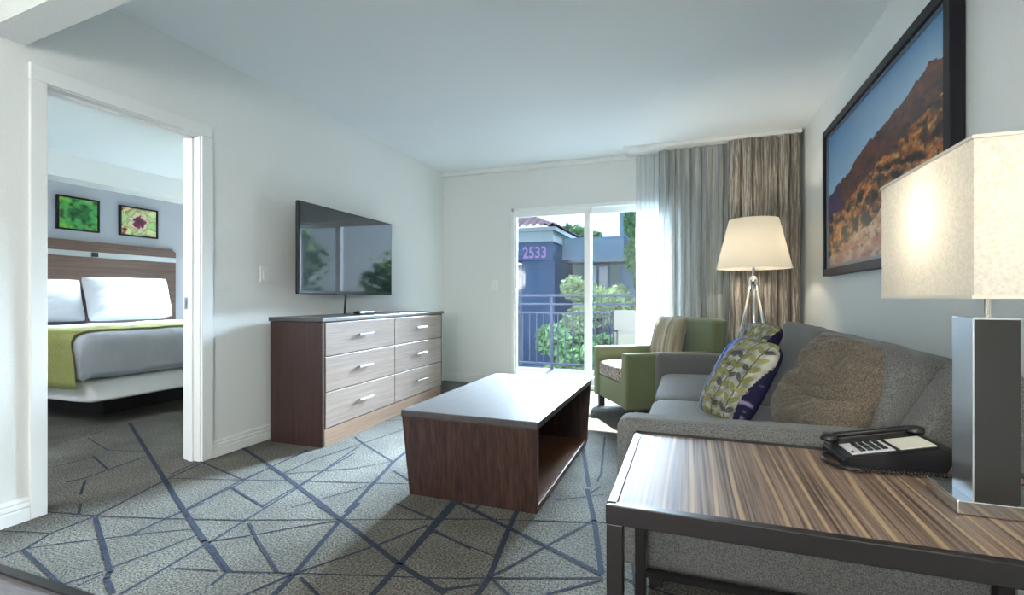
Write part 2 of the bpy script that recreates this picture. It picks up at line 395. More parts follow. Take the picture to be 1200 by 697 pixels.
def lerp(a, b, t): return tuple(x + (y - x) * t for x, y in zip(a, b))
def clamp(x, a=0., b=1.): return max(a, min(b, x))
def N(x, y, z=0.): return noise.noise(Vector((x, y, z)))
def fbm(x, y, o=5, z=0.):
    s, a = 0., 1.
    for k in range(o):
        s += a * N(x, y, z + k * 7.3); x *= 2.03; y *= 2.03; a *= .55
    return s
CL = [(0.034,[(-4.17,2.56),(-3.24,2.1),(-2.69,1.83),(-2.47,1.72)]),(0.034,[(-2.74,1.85),(-2.16,1.57),(-1.87,1.43),(-1.58,1.3)]),(0.019,[(-2.48,1.07),(-2.48,1.14),(-2.54,1.25),(-2.55,1.42),(-2.59,1.55)]),(0.019,[(-2.55,1.42),(-2.68,1.79),(-2.76,2.09)]),(0.019,[(-1.8,1.08),(-1.84,1.43),(-1.87,1.62),(-1.93,1.99),(-2.08,2.68)]),(0.012,[(-2.48,1.14),(-2.39,1.22),(-2.28,1.3),(-2.12,1.42),(-2.0,1.49)]),(0.019,[(-2.21,1.36),(-2.22,1.51),(-2.22,1.69)]),(0.019,[(-2.21,1.36),(-2.23,1.61),(-2.3,1.98),(-2.34,2.5)]),(0.019,[(-2.06,1.02),(-2.01,1.14)]),(0.019,[(-2.01,1.17),(-1.97,1.31),(-1.94,1.47)]),(0.012,[(-1.99,1.05),(-1.99,1.13)]),(0.0272,[(-2.53,1.41),(-2.19,1.25),(-1.98,1.15),(-1.95,1.12),(-1.83,1.07)]),(0.019,[(-2.47,1.13),(-2.05,1.04)]),(0.012,[(-2.77,1.19),(-2.63,1.23),(-2.54,1.25)]),(0.019,[(-2.77,1.48),(-2.65,1.41)]),(0.019,[(-3.1,1.68),(-2.9,1.55)]),(0.012,[(-2.81,1.37),(-2.57,1.42),(-2.27,1.5),(-1.86,1.63)]),(0.012,[(-2.01,1.58),(-1.87,1.63),(-1.47,1.78),(-0.93,1.98)]),(0.019,[(-3.16,1.63),(-3.14,1.71),(-3.17,1.83),(-3.21,2.06)]),(0.019,[(-3.52,1.95),(-3.17,1.83)]),(0.012,[(-4.01,2.19),(-3.57,2.06),(-3.3,2.14)]),(0.012,[(-3.52,1.74),(-3.51,1.94)]),(0.012,[(-4.07,2.02),(-4.12,2.35)]),(0.012,[(-2.7,1.86),(-2.29,1.98),(-2.06,2.06),(-1.59,2.19),(-1.4,2.25)]),(0.019,[(-2.82,2.12),(-2.29,1.98)]),(0.012,[(-2.75,1.9),(-2.8,2.1)]),(0.019,[(-2.26,1.88),(-1.91,1.76)]),(0.034,[(-2.78,2.4),(-2.16,2.12),(-1.59,1.84)]),(0.034,[(-1.7,1.88),(-1.47,1.78),(-1.03,1.56),(-0.78,1.46)]),(0.019,[(-2.29,1.98),(-2.33,2.32),(-2.35,2.51)]),(0.019,[(-2.23,1.61),(-2.27,1.96)]),(0.019,[(-2.17,2.12),(-2.17,2.42),(-2.1,2.75),(-2.03,3.18)]),(0.019,[(-1.92,1.76),(-1.95,2.02),(-2.02,2.56)]),(0.012,[(-1.78,1.8),(-1.59,2.17)]),(0.012,[(-2.17,2.12),(-1.84,2.34),(-1.68,2.54)]),(0.034,[(-1.5,1.85),(-1.6,2.2),(-1.69,2.51),(-1.73,2.74)]),(0.034,[(-1.51,1.95),(-1.47,1.77),(-1.34,1.37),(-1.31,1.25)]),(0.019,[(-2.25,2.86),(-2.08,2.75),(-1.69,2.51)]),(0.019,[(-1.61,2.39),(-1.41,2.27)]),(0.019,[(-1.83,1.61),(-1.69,1.52),(-1.41,1.36)]),(0.012,[(-1.84,1.44),(-1.72,1.54),(-1.6,1.66),(-1.47,1.77)]),(0.012,[(-1.78,1.25),(-1.62,1.29)]),(0.012,[(-1.58,1.3),(-1.36,1.37),(-1.03,1.47),(-0.73,1.56)]),(0.019,[(-1.56,1.22),(-1.58,1.3)]),(0.019,[(-1.8,1.41),(-1.58,1.3)]),(0.019,[(-1.4,1.22),(-1.35,1.36),(-1.27,1.49),(-1.17,1.67),(-1.08,1.86)]),(0.019,[(-1.3,1.36),(-1.17,1.3)]),(0.034,[(-1.0,1.36),(-1.02,1.56),(-1.05,1.97),(-1.07,2.11)]),(0.019,[(-1.34,2.01),(-1.1,1.93)]),(0.019,[(-1.07,1.85),(-0.82,1.75)]),(0.012,[(-0.8,1.46),(-0.71,1.52)]),(0.034,[(-1.09,2.14),(-1.03,1.64)]),(0.034,[(-1.09,2.14),(-0.73,1.96),(-0.54,1.87),(-0.3,1.75)]),(0.034,[(-0.76,2.15),(-0.73,1.94),(-0.67,1.59),(-0.67,1.49)]),(0.019,[(-0.67,1.59),(-0.54,1.87),(-0.41,2.15)]),(0.012,[(-1.12,1.92),(-0.78,2.03),(-0.41,2.14),(-0.35,2.16)]),(0.012,[(-0.88,1.51),(-0.67,1.59),(-0.29,1.73)]),(0.034,[(-0.5,2.5),(-0.4,2.16),(-0.3,1.76)]),(0.019,[(-0.44,2.56),(-0.48,2.44)]),(0.012,[(-0.62,2.31),(-0.4,2.47)]),(0.019,[(-0.95,2.15),(-0.95,2.05)]),(0.012,[(-1.03,1.82),(-0.71,1.73)]),(0.019,[(-0.88,1.51),(-0.81,1.47),(-0.78,1.45)]),(0.019,[(-0.81,1.46),(-0.69,1.54)]),(0.019,[(-0.65,1.58),(-0.57,1.52)]),(0.019,[(-0.45,1.57),(-0.29,1.72)]),(0.034,[(-0.66,3.16),(-0.5,2.54)]),(0.019,[(-0.57,3.48),(-0.47,2.75),(-0.47,2.62)]),(0.034,[(-1.14,4.55),(-0.66,3.16)])]
FLW, TLW, KA, KP, BP, SUNE, SKY, EXPO, HZE = 7, 1.6, 8, 62, 30, 20, 0.75, 1.46, 34
def lin(*c): return tuple((x / 255 / 12.92) if x / 255 <= .04045 else ((x / 255 + .055) / 1.055) ** 2.4 for x in c)
XL, XR, YB, YF, HC = -2.8, .96, 5.21, -2.6, 2.5
XH = -6.4                                    # bedroom headboard wall

# ------------------------------------------------------------------ the room
# carpet with its inlaid line pattern; bare plank floor in the kitchen end
def carpet():
    bm = bmesh.new()
    def quad(pts, z, mi):
        f = bm.faces.new([bm.verts.new((x, y, z)) for x, y in pts]); f.material_index = mi
    quad([(XH, 1.04), (XR + .12, 1.0), (XR + .12, YB + .1), (XH, YB + .1)], 0, 0)
    quad([(XH, -1.2), (XL - .13, -1.2), (XL - .13, 1.04), (XH, 1.04)], 0, 0)
    quad([(XL - .13, 1.04), (XL, 1.04), (XL, 1.35), (XL - .13, 1.35)], 0.0004, 0)
    k = [0]
    def strip(w, pts):
        k[0] += 1; z = .0012 + k[0] * .000012
        for (a, b) in zip(pts, pts[1:]):
            a = Vector(a); b = Vector(b); d = (b - a)
            if d.length < 1e-3: continue
            d.normalize(); nrm = Vector((-d.y, d.x)) * w / 2
            a2 = a - d * w * .25; b2 = b + d * w * .25
            quad([a2 + nrm, a2 - nrm, b2 - nrm, b2 + nrm][::-1], z, 1)
    for w, pts in CL: strip(w * .68, pts)
    rnd = random.Random(3)
    def rand_lines(x0, x1, y0, y1, n):
        for i in range(n):
            x = rnd.uniform(x0, x1); y = rnd.uniform(y0, y1); a = rnd.uniform(0, PI); l = rnd.uniform(.5, 1.6)
            p = (x + math.cos(a) * l / 2, y + math.sin(a) * l / 2); q = (x - math.cos(a) * l / 2, y - math.sin(a) * l / 2)
            c = lambda t: (clamp(t[0], x0, x1), clamp(t[1], y0, y1))
            strip(rnd.choice((.008, .013, .02)), [c(p), c(q)])
    rand_lines(-2.35, .9, 3.3, 5.1, 30)
    rand_lines(-6.2, -4.3, 0, 5.1, 26)
    rand_lines(-4.3, -2.95, 2.9, 5.1, 14)
    rand_lines(-.3, .9, 1.1, 3.3, 10)
    return bm
struct('floor', carpet(), None, mats=[CARPET, CLINE])
struct('floor', B(XL, XR, YF, 1.03, -.02, .001), PLANK)
bm = bmesh.new()
vs = box(bm, XL, XR, 1.005, 1.04, -.01, .008, .003); struct('trim_1', bm, DARKMET)
struct('ceiling', B(XH - .1, XR + .12, YF - .1, YB + .12, HC, HC + .1), CEILP)

DY0, DY1, DH = 1.352, 2.122, 1.995
bm = bmesh.new()
box(bm, XL - .13, XL, YF, DY0, 0, HC); box(bm, XL - .13, XL, DY1, YB, 0, HC); box(bm, XL - .13, XL, DY0, DY1, DH, HC)
struct('wall_left', bm, WALLP)
SX0, SX1, SH = -1.912, -.10, 2.012
bm = bmesh.new()
box(bm, XL - .13, SX0, YB, YB + .14, -.02, HC); box(bm, SX1, XR + .12, YB, YB + .14, -.02, HC)
box(bm, SX0, SX1, YB, YB + .14, SH, HC)
struct('wall_back', bm, WALLP)
struct('wall_right', B(XR, XR + .12, YF, YB, 0, HC), WALLP)
struct('wall_front', B(XH - .1, XR + .12, YF - .1, YF, 0, HC), WALLP)
struct('wall_bedroom_head', B(XH - .1, XH, -1.2, YB, 0, HC), GREYP)
bm = bmesh.new()
box(bm, XH - .1, -5.9, YB, YB + .14, 0, HC); box(bm, -4.3, XL - .13, YB, YB + .14, 0, HC)
box(bm, -5.9, -4.3, YB, YB + .14, 0, .5); box(bm, -5.9, -4.3, YB, YB + .14, 2.1, HC)
struct('wall_bedroom_back', bm, WALLP)
struct('wall_bedroom_front', B(XH, XL - .13, -1.3, -1.2, 0, HC), WALLP)
struct('trim_2', B(XH, XH + .30, -1.2, YB, 2.25, HC), WALLP)      # bedroom soffit
bm = bmesh.new()
for a in (-5.9, -4.34): box(bm, a, a + .04, YB + .04, YB + .1, .5, 2.1)
box(bm, -5.12, -5.08, YB + .04, YB + .1, .5, 2.1); box(bm, -5.9, -4.3, YB + .04, YB + .1, .5, .54); box(bm, -5.9, -4.3, YB + .04, YB + .1, 2.06, 2.1)
struct('window_2', bm, FRAMEW)

# dropped header across the kitchen end
bm = bmesh.new()
v = [(-2.8, 1.150), (XR, .93), (XR, 1.03), (-2.8, 1.285)]
lo = [bm.verts.new((x, y, 2.13)) for x, y in v]; hi = [bm.verts.new((x, y, HC)) for x, y in v]
bm.faces.new(lo[::-1]); bm.faces.new(hi)
for i in range(4): bm.faces.new((lo[i], lo[(i + 1) % 4], hi[(i + 1) % 4], hi[i]))
struct('trim_3', bm, WALLP)
# strip of crown trim along the back wall
bm = bmesh.new(); box(bm, XL, XR, YB - .045, YB, 2.445, HC, .008); struct('trim_4', bm, TRIMP)

def baseboard(name, p, q, nrm):
    """moulded board from p to q, standing off the wall along nrm"""
    prof = [(0, 0), (.016, 0), (.016, .052), (.011, .056), (.011, .060), (.016, .064), (.015, .078), (.010, .082), (.010, .086), (.013, .090), (.009, .102), (0, .106)]
    bm = bmesh.new(); ra, rb = [], []
    for o, z in prof:
        ra.append(bm.verts.new((p[0] + nrm[0] * o, p[1] + nrm[1] * o, z))); rb.append(bm.verts.new((q[0] + nrm[0] * o, q[1] + nrm[1] * o, z)))
    for i in range(len(prof) - 1): bm.faces.new((ra[i], ra[i + 1], rb[i + 1], rb[i]))
    bm.faces.new(ra[::-1]); bm.faces.new(rb)
    bmesh.ops.recalc_face_normals(bm, faces=bm.faces[:])
    struct(name, bm, TRIMP)
baseboard('baseboard_left', (XL, DY1 + .066), (XL, YB), (1, 0))
baseboard('baseboard_left', (XL, YF), (XL, DY0 - .056), (1, 0))
baseboard('baseboard_back', (XL, YB), (SX0 - .0, YB), (0, -1))
baseboard('baseboard_back', (SX1, YB), (XR, YB), (0, -1))
baseboard('baseboard_right', (XR, 1.05), (XR, YB), (-1, 0))
baseboard('baseboard_bedroom', (XH, -1.2), (XH, YB), (1, 0))

# bedroom doorway: casing, jambs and the latch plate
d1 = bpy.data.objects.new('door_1', None); COL.objects.link(d1); d1['kind'] = 'structure'
bm = bmesh.new()
for x0, x1 in ((XL, XL + .018), (XL - .148, XL - .13)):
    box(bm, x0, x1, DY0 - .056, DY0 + .008, 0, DH - .008, .004)
    box(bm, x0, x1, DY1 - .008, DY1 + .066, 0, DH - .008, .004)
    box(bm, x0, x1, DY0 - .056, DY1 + .066, DH - .008, DH + .066, .004)
link('door_casing', bm, TRIMP, d1)
bm = bmesh.new()
box(bm, XL - .13, XL, DY0 - .001, DY0 + .012, 0, DH); box(bm, XL - .13, XL, DY1 - .012, DY1 + .001, 0, DH)
box(bm, XL - .13, XL, DY0, DY1, DH - .012, DH + .001)
box(bm, XL - .085, XL - .05, DY1 - .024, DY1 - .01, 0, DH - .012); box(bm, XL - .085, XL - .05, DY0 + .01, DY1 - .01, DH - .024, DH - .01)
link('door_jamb', bm, TRIMP, d1)
link('strike_plate', B(XL - .125, XL - .095, DY1 - .015, DY1 - .011, .93, 1.0), STEEL, d1)

# sliding glass door to the balcony
d2 = bpy.data.objects.new('door_2', None); COL.objects.link(d2); d2['kind'] = 'structure'
bm = bmesh.new()
box(bm, SX0 - .0, SX0 + .03, YB - .02, YB + .12, 0, SH, .003); box(bm, SX1 - .03, SX1, YB - .02, YB + .12, 0, SH, .003)
box(bm, SX0, SX1, YB - .02, YB + .12, SH - .035, SH, .003); box(bm, SX0, SX1, YB - .02, YB + .12, 0, .045, .003)
link('door_frame', bm, FRAMEW, d2)
for nm, x0, x1, y0 in (('sliding_panel', SX0 + .03, -1.01, YB + .01), ('fixed_panel', -1.06, SX1 - .03, YB + .055)):
    bm = bmesh.new(); w = .05
    box(bm, x0, x0 + w * (.5 if nm[0] == 's' else 1.1), y0, y0 + .038, .045, SH - .035, .003)
    box(bm, x1 - w * 1.35, x1, y0, y0 + .038, .045, SH - .035, .003)
    box(bm, x0, x1, y0 + .001, y0 + .037, .045, .13, .003); box(bm, x0, x1, y0 + .001, y0 + .037, SH - .095, SH - .035, .003)
    p = link(nm, bm, FRAMEW, d2)
    link('glass_pane', B(x0 + .02, x1 - .02, y0 + .016, y0 + .021, .11, SH - .08), GLASS, p)
    if nm[0] == 's':
        bm = bmesh.new(); tube(bm, [(x0 + .015, y0, .90), (x0 + .015, y0 - .035, .92), (x0 + .015, y0 - .035, 1.08), (x0 + .015, y0, 1.10)], .008)
        link('door_handle', bm, TRIMP, p, smooth=True)

# ------------------------------------------------------------------ balcony and street
struct('floor_balcony', B(-3.2, 1.6, YB + .14, 6.75, -.15, -.02), CONC)
rail = thing('balcony_railing', 'dark metal balcony railing with thin upright bars outside the glass door', 'railing', (-.8, 6.62, -.02))
def R(name, bm, m=RAILM, p=rail): return link(name, bm, m, p)
R('top_rail', B(-2.3, 2.3, -.03, .03, 1.03, 1.065, .006))
R('middle_rail', B(-2.3, 2.3, -.015, .015, .915, .94)); R('middle_rail', B(-2.3, 2.3, -.015, .015, .79, .815)); R('bottom_rail', B(-2.3, 2.3, -.015, .015, .07, .095))
for x in (-2.28, -1.03, .22, 1.5, 2.28): R('post', B(x - .02, x + .02, -.02, .02, 0, 1.04))
x = -2.2
while x < 2.25:
    R('baluster', B(x - .007, x + .007, -.007, .007, .09, .80)); x += .105

ch = thing('patio_chair', 'beige sling patio chair standing on the balcony behind the glass', 'chair', (-.62, 6.15, -.02), .25)
bm = bmesh.new(); vs = box(bm, -.24, .24, -.008, .008, 0, .50, .004); bmesh.ops.transform(bm, matrix=Matrix.Translation((0, .22, .36)) @ Matrix.Rotation(-.12, 4, 'X'), verts=vs)
link('backrest', bm, SLING, ch)
link('seat', B(-.24, .24, -.22, .2, .36, .375, .004), SLING, ch)
for s in (-1, 1):
    bm = bmesh.new(); tube(bm, [(s * .25, .22, .36), (s * .25, .285, .87)], .012); link('back_frame', bm, DARKMET, ch)
    for y in (-.2, .2):
        bm = bmesh.new(); tube(bm, [(s * .25, y, 0), (s * .25, y * .95, .62 if y < 0 else .38)], .012); link('leg', bm, DARKMET, ch)
    bm = bmesh.new(); tube(bm, [(s * .25, -.19, .62), (s * .25, .25, .60)], .016); link('armrest', bm, DARKMET, ch)

struct('ground', B(-40, 30, 7, 70, -3.5, -3.3), ASPH)
bd = thing('apartment_building', 'slate blue building with tiled roof and purple house number across the street', 'building', (-4, 15, -3.3))
def O(x0, x1, y0, y1, z0, z1, bev=0): # world box under the building
    return B(x0 + 4, x1 + 4, y0 - 15, y1 - 15, z0 + 3.3, z1 + 3.3, bev)
link('wall', O(-5.15, -4.05, 15, 22, -3.3, 2.2), STUCCOB, bd)
link('wall', O(-9.5, -5.15, 17, 22, -3.3, 2.2), STUCCOL, bd)
link('wall', O(-4.05, 2.5, 17.5, 23, -3.3, 2.2), STUCCOL, bd)
sg = link('sign_fascia', O(-5.55, -4.05, 14.8, 22, 2.2, 2.76), STUCCOB, bd)
link('cornice', O(-9.5, -4.0, 14.6, 22, 2.76, 3.12), STUCCOL, bd)
link('cornice', O(-9.6, -3.9, 14.5, 22, 3.08, 3.2), STUCCOL, bd)
link('parapet', O(-4.05, -2.0, 16, 22, 2.28, 3.0), STUCCOG, bd)
link('parapet', O(-2.0, 3.0, 18, 22, 2.45, 2.95), STUCCOG, bd)
link('tower', O(-2.3, -1.1, 17.2, 21, -3.3, 4.6), STUCCOG, bd)
bm = bmesh.new()
# tiled hip roof with ridges running down the slope
ex0, ex1, ey0, ey1, zt = -9.7, -3.85, 14.4, 22.2, 3.2
nr = 26
def rz_(x, y):
    return zt + .42 * min(ex1 - x, y - ey0, 3.4)
g = []
for j in range(30):
    row = []
    for i in range(140):
        x = ex0 + (ex1 - ex0) * i / 139; y = ey0 + (ey1 - ey0) * .5 * j / 29
        front = (y - ey0) < (ex1 - x)
        w = .10 * abs(math.sin((x if front else y) * PI / .24))
        row.append(bm.verts.new((x + 4, y - 15, rz_(x, y) + w + 3.3)))
    g.append(row)
for j in range(29):
    for i in range(139): bm.faces.new((g[j][i], g[j][i + 1], g[j + 1][i + 1], g[j + 1][i]))
link('tiled_roof', bm, TILE, bd)
for x0, x1, z0, z1 in ((-3.5, -3.15, -.4, 2.1), (-3.05, -2.75, -.4, 2.1)):
    f = link('window', O(x0 - .06, x1 + .06, 17.42, 17.5, z0 - .06, z1 + .06), STUCCOG, bd)
    link('pane', O(x0, x1, 17.40, 17.43, z0, z1), WINDK, f)
link('soffit', O(-4.05, -1.9, 16, 17.5, 2.18, 2.28), WINDK, bd)
cu = bpy.data.curves.new('house_number', 'FONT'); cu.body = '2533'; cu.size = .60; cu.extrude = .01; cu.offset = .008
tx = bpy.data.objects.new('house_number', cu); COL.objects.link(tx); cu.materials.append(SIGNP)
tx.parent = sg; tx.location = (-5.06 + 4, 14.78 - 15, 2.27 + 3.3); tx.rotation_euler = (PI / 2, 0, 0); tx.scale = (.68, .85, 1)
bpy.context.view_layer.update()
me_ = bpy.data.meshes.new_from_object(tx); t2 = bpy.data.objects.new('house_digits', me_); COL.objects.link(t2); t2.parent = sg; t2.matrix_local = tx.matrix_local.copy(); bpy.data.objects.remove(tx)
link('wall', O(-5.6, -3.0, 14.2, 14.6, -3.3, -1.15), STUCCOL, bd)

def foliage(name, label, group, c, r, n, m, leaf=.16, trunk=True, seed=1, h0=-3.3):
    t = thing(name, label, 'tree' if 'tree' in name else 'bush', (c[0], c[1], h0), 0, group)
    rnd = random.Random(seed); bm = bmesh.new()
    blobs = [(Vector((0, 0, 0)), 1.)] + [(Vector((rnd.uniform(-.8, .8) * r[0], rnd.uniform(-.8, .8) * r[1], rnd.uniform(-.8, .8) * r[2])), rnd.uniform(.35, .6)) for _ in range(9)]
    for i in range(n):
        cc, k = rnd.choice(blobs)
        d = Vector((rnd.gauss(0, 1), rnd.gauss(0, 1), rnd.gauss(0, 1))).normalized() * (rnd.random() ** .35)
        p = cc + Vector((d.x * r[0], d.y * r[1], d.z * r[2])) * k * .75 + Vector((0, 0, c[2] - h0))
        a = Vector((rnd.gauss(0, 1), rnd.gauss(0, 1), rnd.gauss(0, 1))).normalized() * leaf
        b = a.orthogonal().normalized() * leaf * .5
        bm.faces.new([bm.verts.new(p - a), bm.verts.new(p + b), bm.verts.new(p + a), bm.verts.new(p - b)])
    link('crown' if trunk else 'leaves', bm, m, t)
    bm = bmesh.new(); tube(bm, [(0, 0, 0), (.05, 0, (c[2] - h0) * .6), (0, 0, c[2] - h0)], [.16, .12, .05]); link('trunk' if trunk else 'stem', bm, DARKBASE, t)
foliage('tree', 'dark green tree rising behind the tiled roof', None, (-5.6, 25, 3.6), (1.6, 1.2, 1.5), 2600, LEAF, .2, seed=2)
foliage('tree', 'leafy tree at the edge of the sheer curtain beside the grey tower', None, (-1.35, 14.5, 2.4), (.55, .7, 1.1), 2600, LEAF, .11, seed=3)
foliage('bush', 'pale green bush just above the balcony rail outside', None, (-2.2, 12.5, .75), (.9, .7, .75), 3600, LEAFP, .09, False, seed=4)
foliage('bush', 'dark leafy bush seen through the railing bars', None, (-2.3, 10.2, -.55), (.9, .7, .85), 3000, LEAF, .08, False, seed=5)
foliage('bush', 'low bush behind the patio chair back', None, (.3, 10.9, -.1), (.9, .7, .8), 2600, LEAF, .09, False, seed=6)

foliage('tree', 'broad green tree across the street right of the apartment building', None, (3.6, 15, 1.2), (2.4, 1.6, 2.4), 4200, LEAF, .17, seed=12)
foliage('tree', 'tall tree furthest to the right across the street', None, (12.0, 18, 1.8), (3.0, 2., 3.0), 4200, LEAF, .2, seed=13)
# ------------------------------------------------------------------ curtains
tr = thing('curtain_track', 'thin white curtain track fixed to the ceiling above the balcony door', 'curtain track', (0, 5.06, 0))
link('rail', B(-.62, .94, -.15, .09, 2.465, 2.5, .004), TRIMP, tr)
link('rail_bracket', B(-.61, -.58, -.155, .095, 2.46, 2.5), TRIMP, tr)
def curtain(x0, x1, y, z0, z1, pleats, amp, seed, nz=40):
    bm = bmesh.new(); n = pleats * 10; g = []
    for j in range(nz + 1):
        row = []; tz = j / nz; z = z0 + (z1 - z0) * tz
        for i in range(n + 1):
            s = i / n
            ph = s * pleats * 2 * PI + 1.1 * N(s * 5 + seed, 0, 0) + .5 * N(s * 4 + seed, z * .7, 3)
            a = amp * (.75 + .6 * N(s * 7, seed, z * .5)) * (1 - .35 * max(0, tz - .9) / .1)
            row.append(bm.verts.new((x0 + (x1 - x0) * s + .012 * math.sin(ph * 2 + 1) + .010 * N(s * 9, z * 1.5, seed), y + a * math.sin(ph) + .3 * a * math.sin(2.3 * ph + seed), z)))
        g.append(row)
    for j in range(nz):
        for i in range(n): bm.faces.new((g[j][i], g[j][i + 1], g[j + 1][i + 1], g[j + 1][i]))
    return bm
o = link('sheer_curtain', curtain(-.53, .10, 5.135, .02, 2.460, 7, .024, 2), SHEER, smooth=True)
tag(o, 'white sheer curtain hanging over the right half of the balcony door', 'curtain', kind='thing')
o = link('grey_curtain', curtain(-.30, .38, 5.03, .02, 2.460, 7, .050, 5), DRAPEL, smooth=True)
tag(o, 'pale grey pleated curtain gathered between the white sheer and the taupe drape', 'curtain', kind='thing')
o = link('taupe_drape', curtain(.33, .925, 4.925, .02, 2.460, 6, .052, 9), DRAPE, smooth=True)
tag(o, 'taupe patterned drape hanging in the corner behind the floor lamp', 'curtain', kind='thing')

# ------------------------------------------------------------------ bedroom
HB = thing('headboard', 'walnut headboard with a bright metal strip on the bedroom wall', 'headboard', (XH, 3.35, 0))
link('lower_panel', B(.008, .06, -1.12, 1.10, .0, 1.455, .004), HEADW, HB)
link('metal_strip', B(.02, .065, -1.12, 1.10, 1.455, 1.515, .002), STEEL, HB)
bm = bmesh.new()
pts = [(-1.12, 1.515), (1.10, 1.515), (1.10, 1.585), (1.04, 1.63), (-1.12, 1.63)]
for x in (.008, .06):
    f = bm.faces.new([bm.verts.new((x, y, z)) for y, z in pts])
bm.verts.ensure_lookup_table()
for i in range(5): bm.faces.new((bm.verts[i], bm.verts[(i + 1) % 5], bm.verts[5 + (i + 1) % 5], bm.verts[5 + i]))
bmesh.ops.recalc_face_normals(bm, faces=bm.faces[:])
link('top_panel', bm, HEADW, HB)
link('strip_clip', B(.06, .085, .14, .20, 1.46, 1.51, .003), BLACKPL, HB)

bed = thing('bed', 'king bed with white linen, grey duvet and pale box base seen through the doorway', 'bed', (-5.25, 3.30, 0))
link('plinth', B(-.95, .55, -.62, .62, 0, .20), DARKBASE, bed)
bm = cushion(2.09, 2.02, .17, .10, 24); bmesh.ops.translate(bm, verts=bm.verts, vec=(.01, 0, .285)); link('box_base', bm, BOXW, bed, smooth=True)
bm = cushion(2.07, 1.98, .30, .12, 24); bmesh.ops.translate(bm, verts=bm.verts, vec=(0, 0, .52)); link('mattress', bm, LINEN, bed, smooth=True)
bm = bmesh.new(); n = 48; g = []
def duvet_pt(u, v, off=0., x0=-.4):
    # u along the bed from head to over the foot, v across
    X = x0 + u * (1.085 - x0 + .30); Y = -1.05 - .42 + v * (2.1 + .84)
    z = .725 + off; x, y = X, Y
    if X > 1.06: z -= (X - 1.06); x = 1.06 + .03 * math.sin(min(1, (X - 1.06) / .1) * PI / 2)
    if Y < -1.03: z -= (-1.03 - Y); y = -1.03 - .03 * math.sin(min(1, (-1.03 - Y) / .1) * PI / 2)
    if Y > 1.03: z -= (Y - 1.03); y = 1.03 + .03
    side = (z < .66)
    w = .014 * N(x * 5, y * 5, z * 5) + (.02 * N(x * 3 + 4, y * 3, z * 2) if side else 0)
    e = .0
    zm = .40 if off < .02 else .30
    if z < zm: z = zm - (zm - z) * .15
    return (x + w + off * (1 if X > 1.06 else 0), y + w - off * (1 if Y < -1.03 else -1 if Y > 1.03 else 0), z + w)
def sheet(off, x0, u0=0., u1=1., v0=0., v1=1., n=56):
    bm = bmesh.new()
    g = [[bm.verts.new(duvet_pt(u0 + (u1 - u0) * i / n, v0 + (v1 - v0) * j / n, off, x0)) for i in range(n + 1)] for j in range(n + 1)]
    for j in range(n):
        for i in range(n): bm.faces.new((g[j][i], g[j][i + 1], g[j + 1][i + 1], g[j + 1][i]))
    bmesh.ops.solidify(bm, geom=bm.faces[:], thickness=-.012)
    return bm
link('duvet', sheet(.012, -.45), DUVET, bed, smooth=True)
th = sheet(.030, .42, 0, .635, 0, 1)
o = link('bed_throw', th, LIME, smooth=True); o.location = bed.location
tag(o, 'lime green throw laid across the foot of the bed and down its side', 'blanket')
def put_pillow(nm, lab, loc, rot, w, h, t, seed, group=None, m=LINEN, fn=None, **k):
    bm = pillow(w, h, t, 40, fn, wr=.014, seed=seed, **k)
    o = link(nm, bm, m, smooth=True); o.location = loc
    o.rotation_euler = rot
    return tag(o, lab, 'pillow', group)
def rot(rz, rx, ry=0): return (Matrix.Rotation(rz, 3, 'Z') @ Matrix.Rotation(rx, 3, 'X') @ Matrix.Rotation(ry, 3, 'Y')).to_euler()
put_pillow('bed_pillow', 'white bed pillow half hidden by the left door casing', (-6.16, 2.86, .97), rot(PI / 2, -.25), .95, .48, .20, 1)
put_pillow('bed_pillow', 'large white pillow propped in front of the headboard, nearest of the stack', (-5.86, 3.56, .985), rot(PI / 2 - .1, -.35), .78, .52, .18, 2)
put_pillow('bed_pillow', 'white pillow behind the nearest pillow, showing at its right', (-6.06, 3.82, 1.0), rot(PI / 2, -.25), .74, .50, .16, 3)
put_pillow('bed_pillow', 'rearmost white pillow against the headboard at the bed edge', (-6.22, 3.93, .97), rot(PI / 2, -.15), .70, .46, .14, 4)

sc = thing('wall_sconce', 'small wall lamp with a cream shade beside the headboard', 'wall lamp', (XH, 4.80, 1.40))
link('back_plate', B(0, .02, -.05, .05, -.08, .08, .004), STEEL, sc)
bm = bmesh.new(); tube(bm, [(.015, 0, -.02), (.12, 0, -.02), (.12, 0, .02)], .008); link('arm', bm, STEEL, sc)
bm = bmesh.new(); lathe(bm, [(.085, -.13), (.08, .13)], 28, (.12, 0, .02)); link('lamp_shade', bm, SHADEW, sc, smooth=True)
bm = bmesh.new(); bmesh.ops.create_uvsphere(bm, u_segments=12, v_segments=8, radius=.025); bmesh.ops.translate(bm, verts=bm.verts, vec=(.12, 0, .03)); link('bulb', bm, BULB, sc, smooth=True)

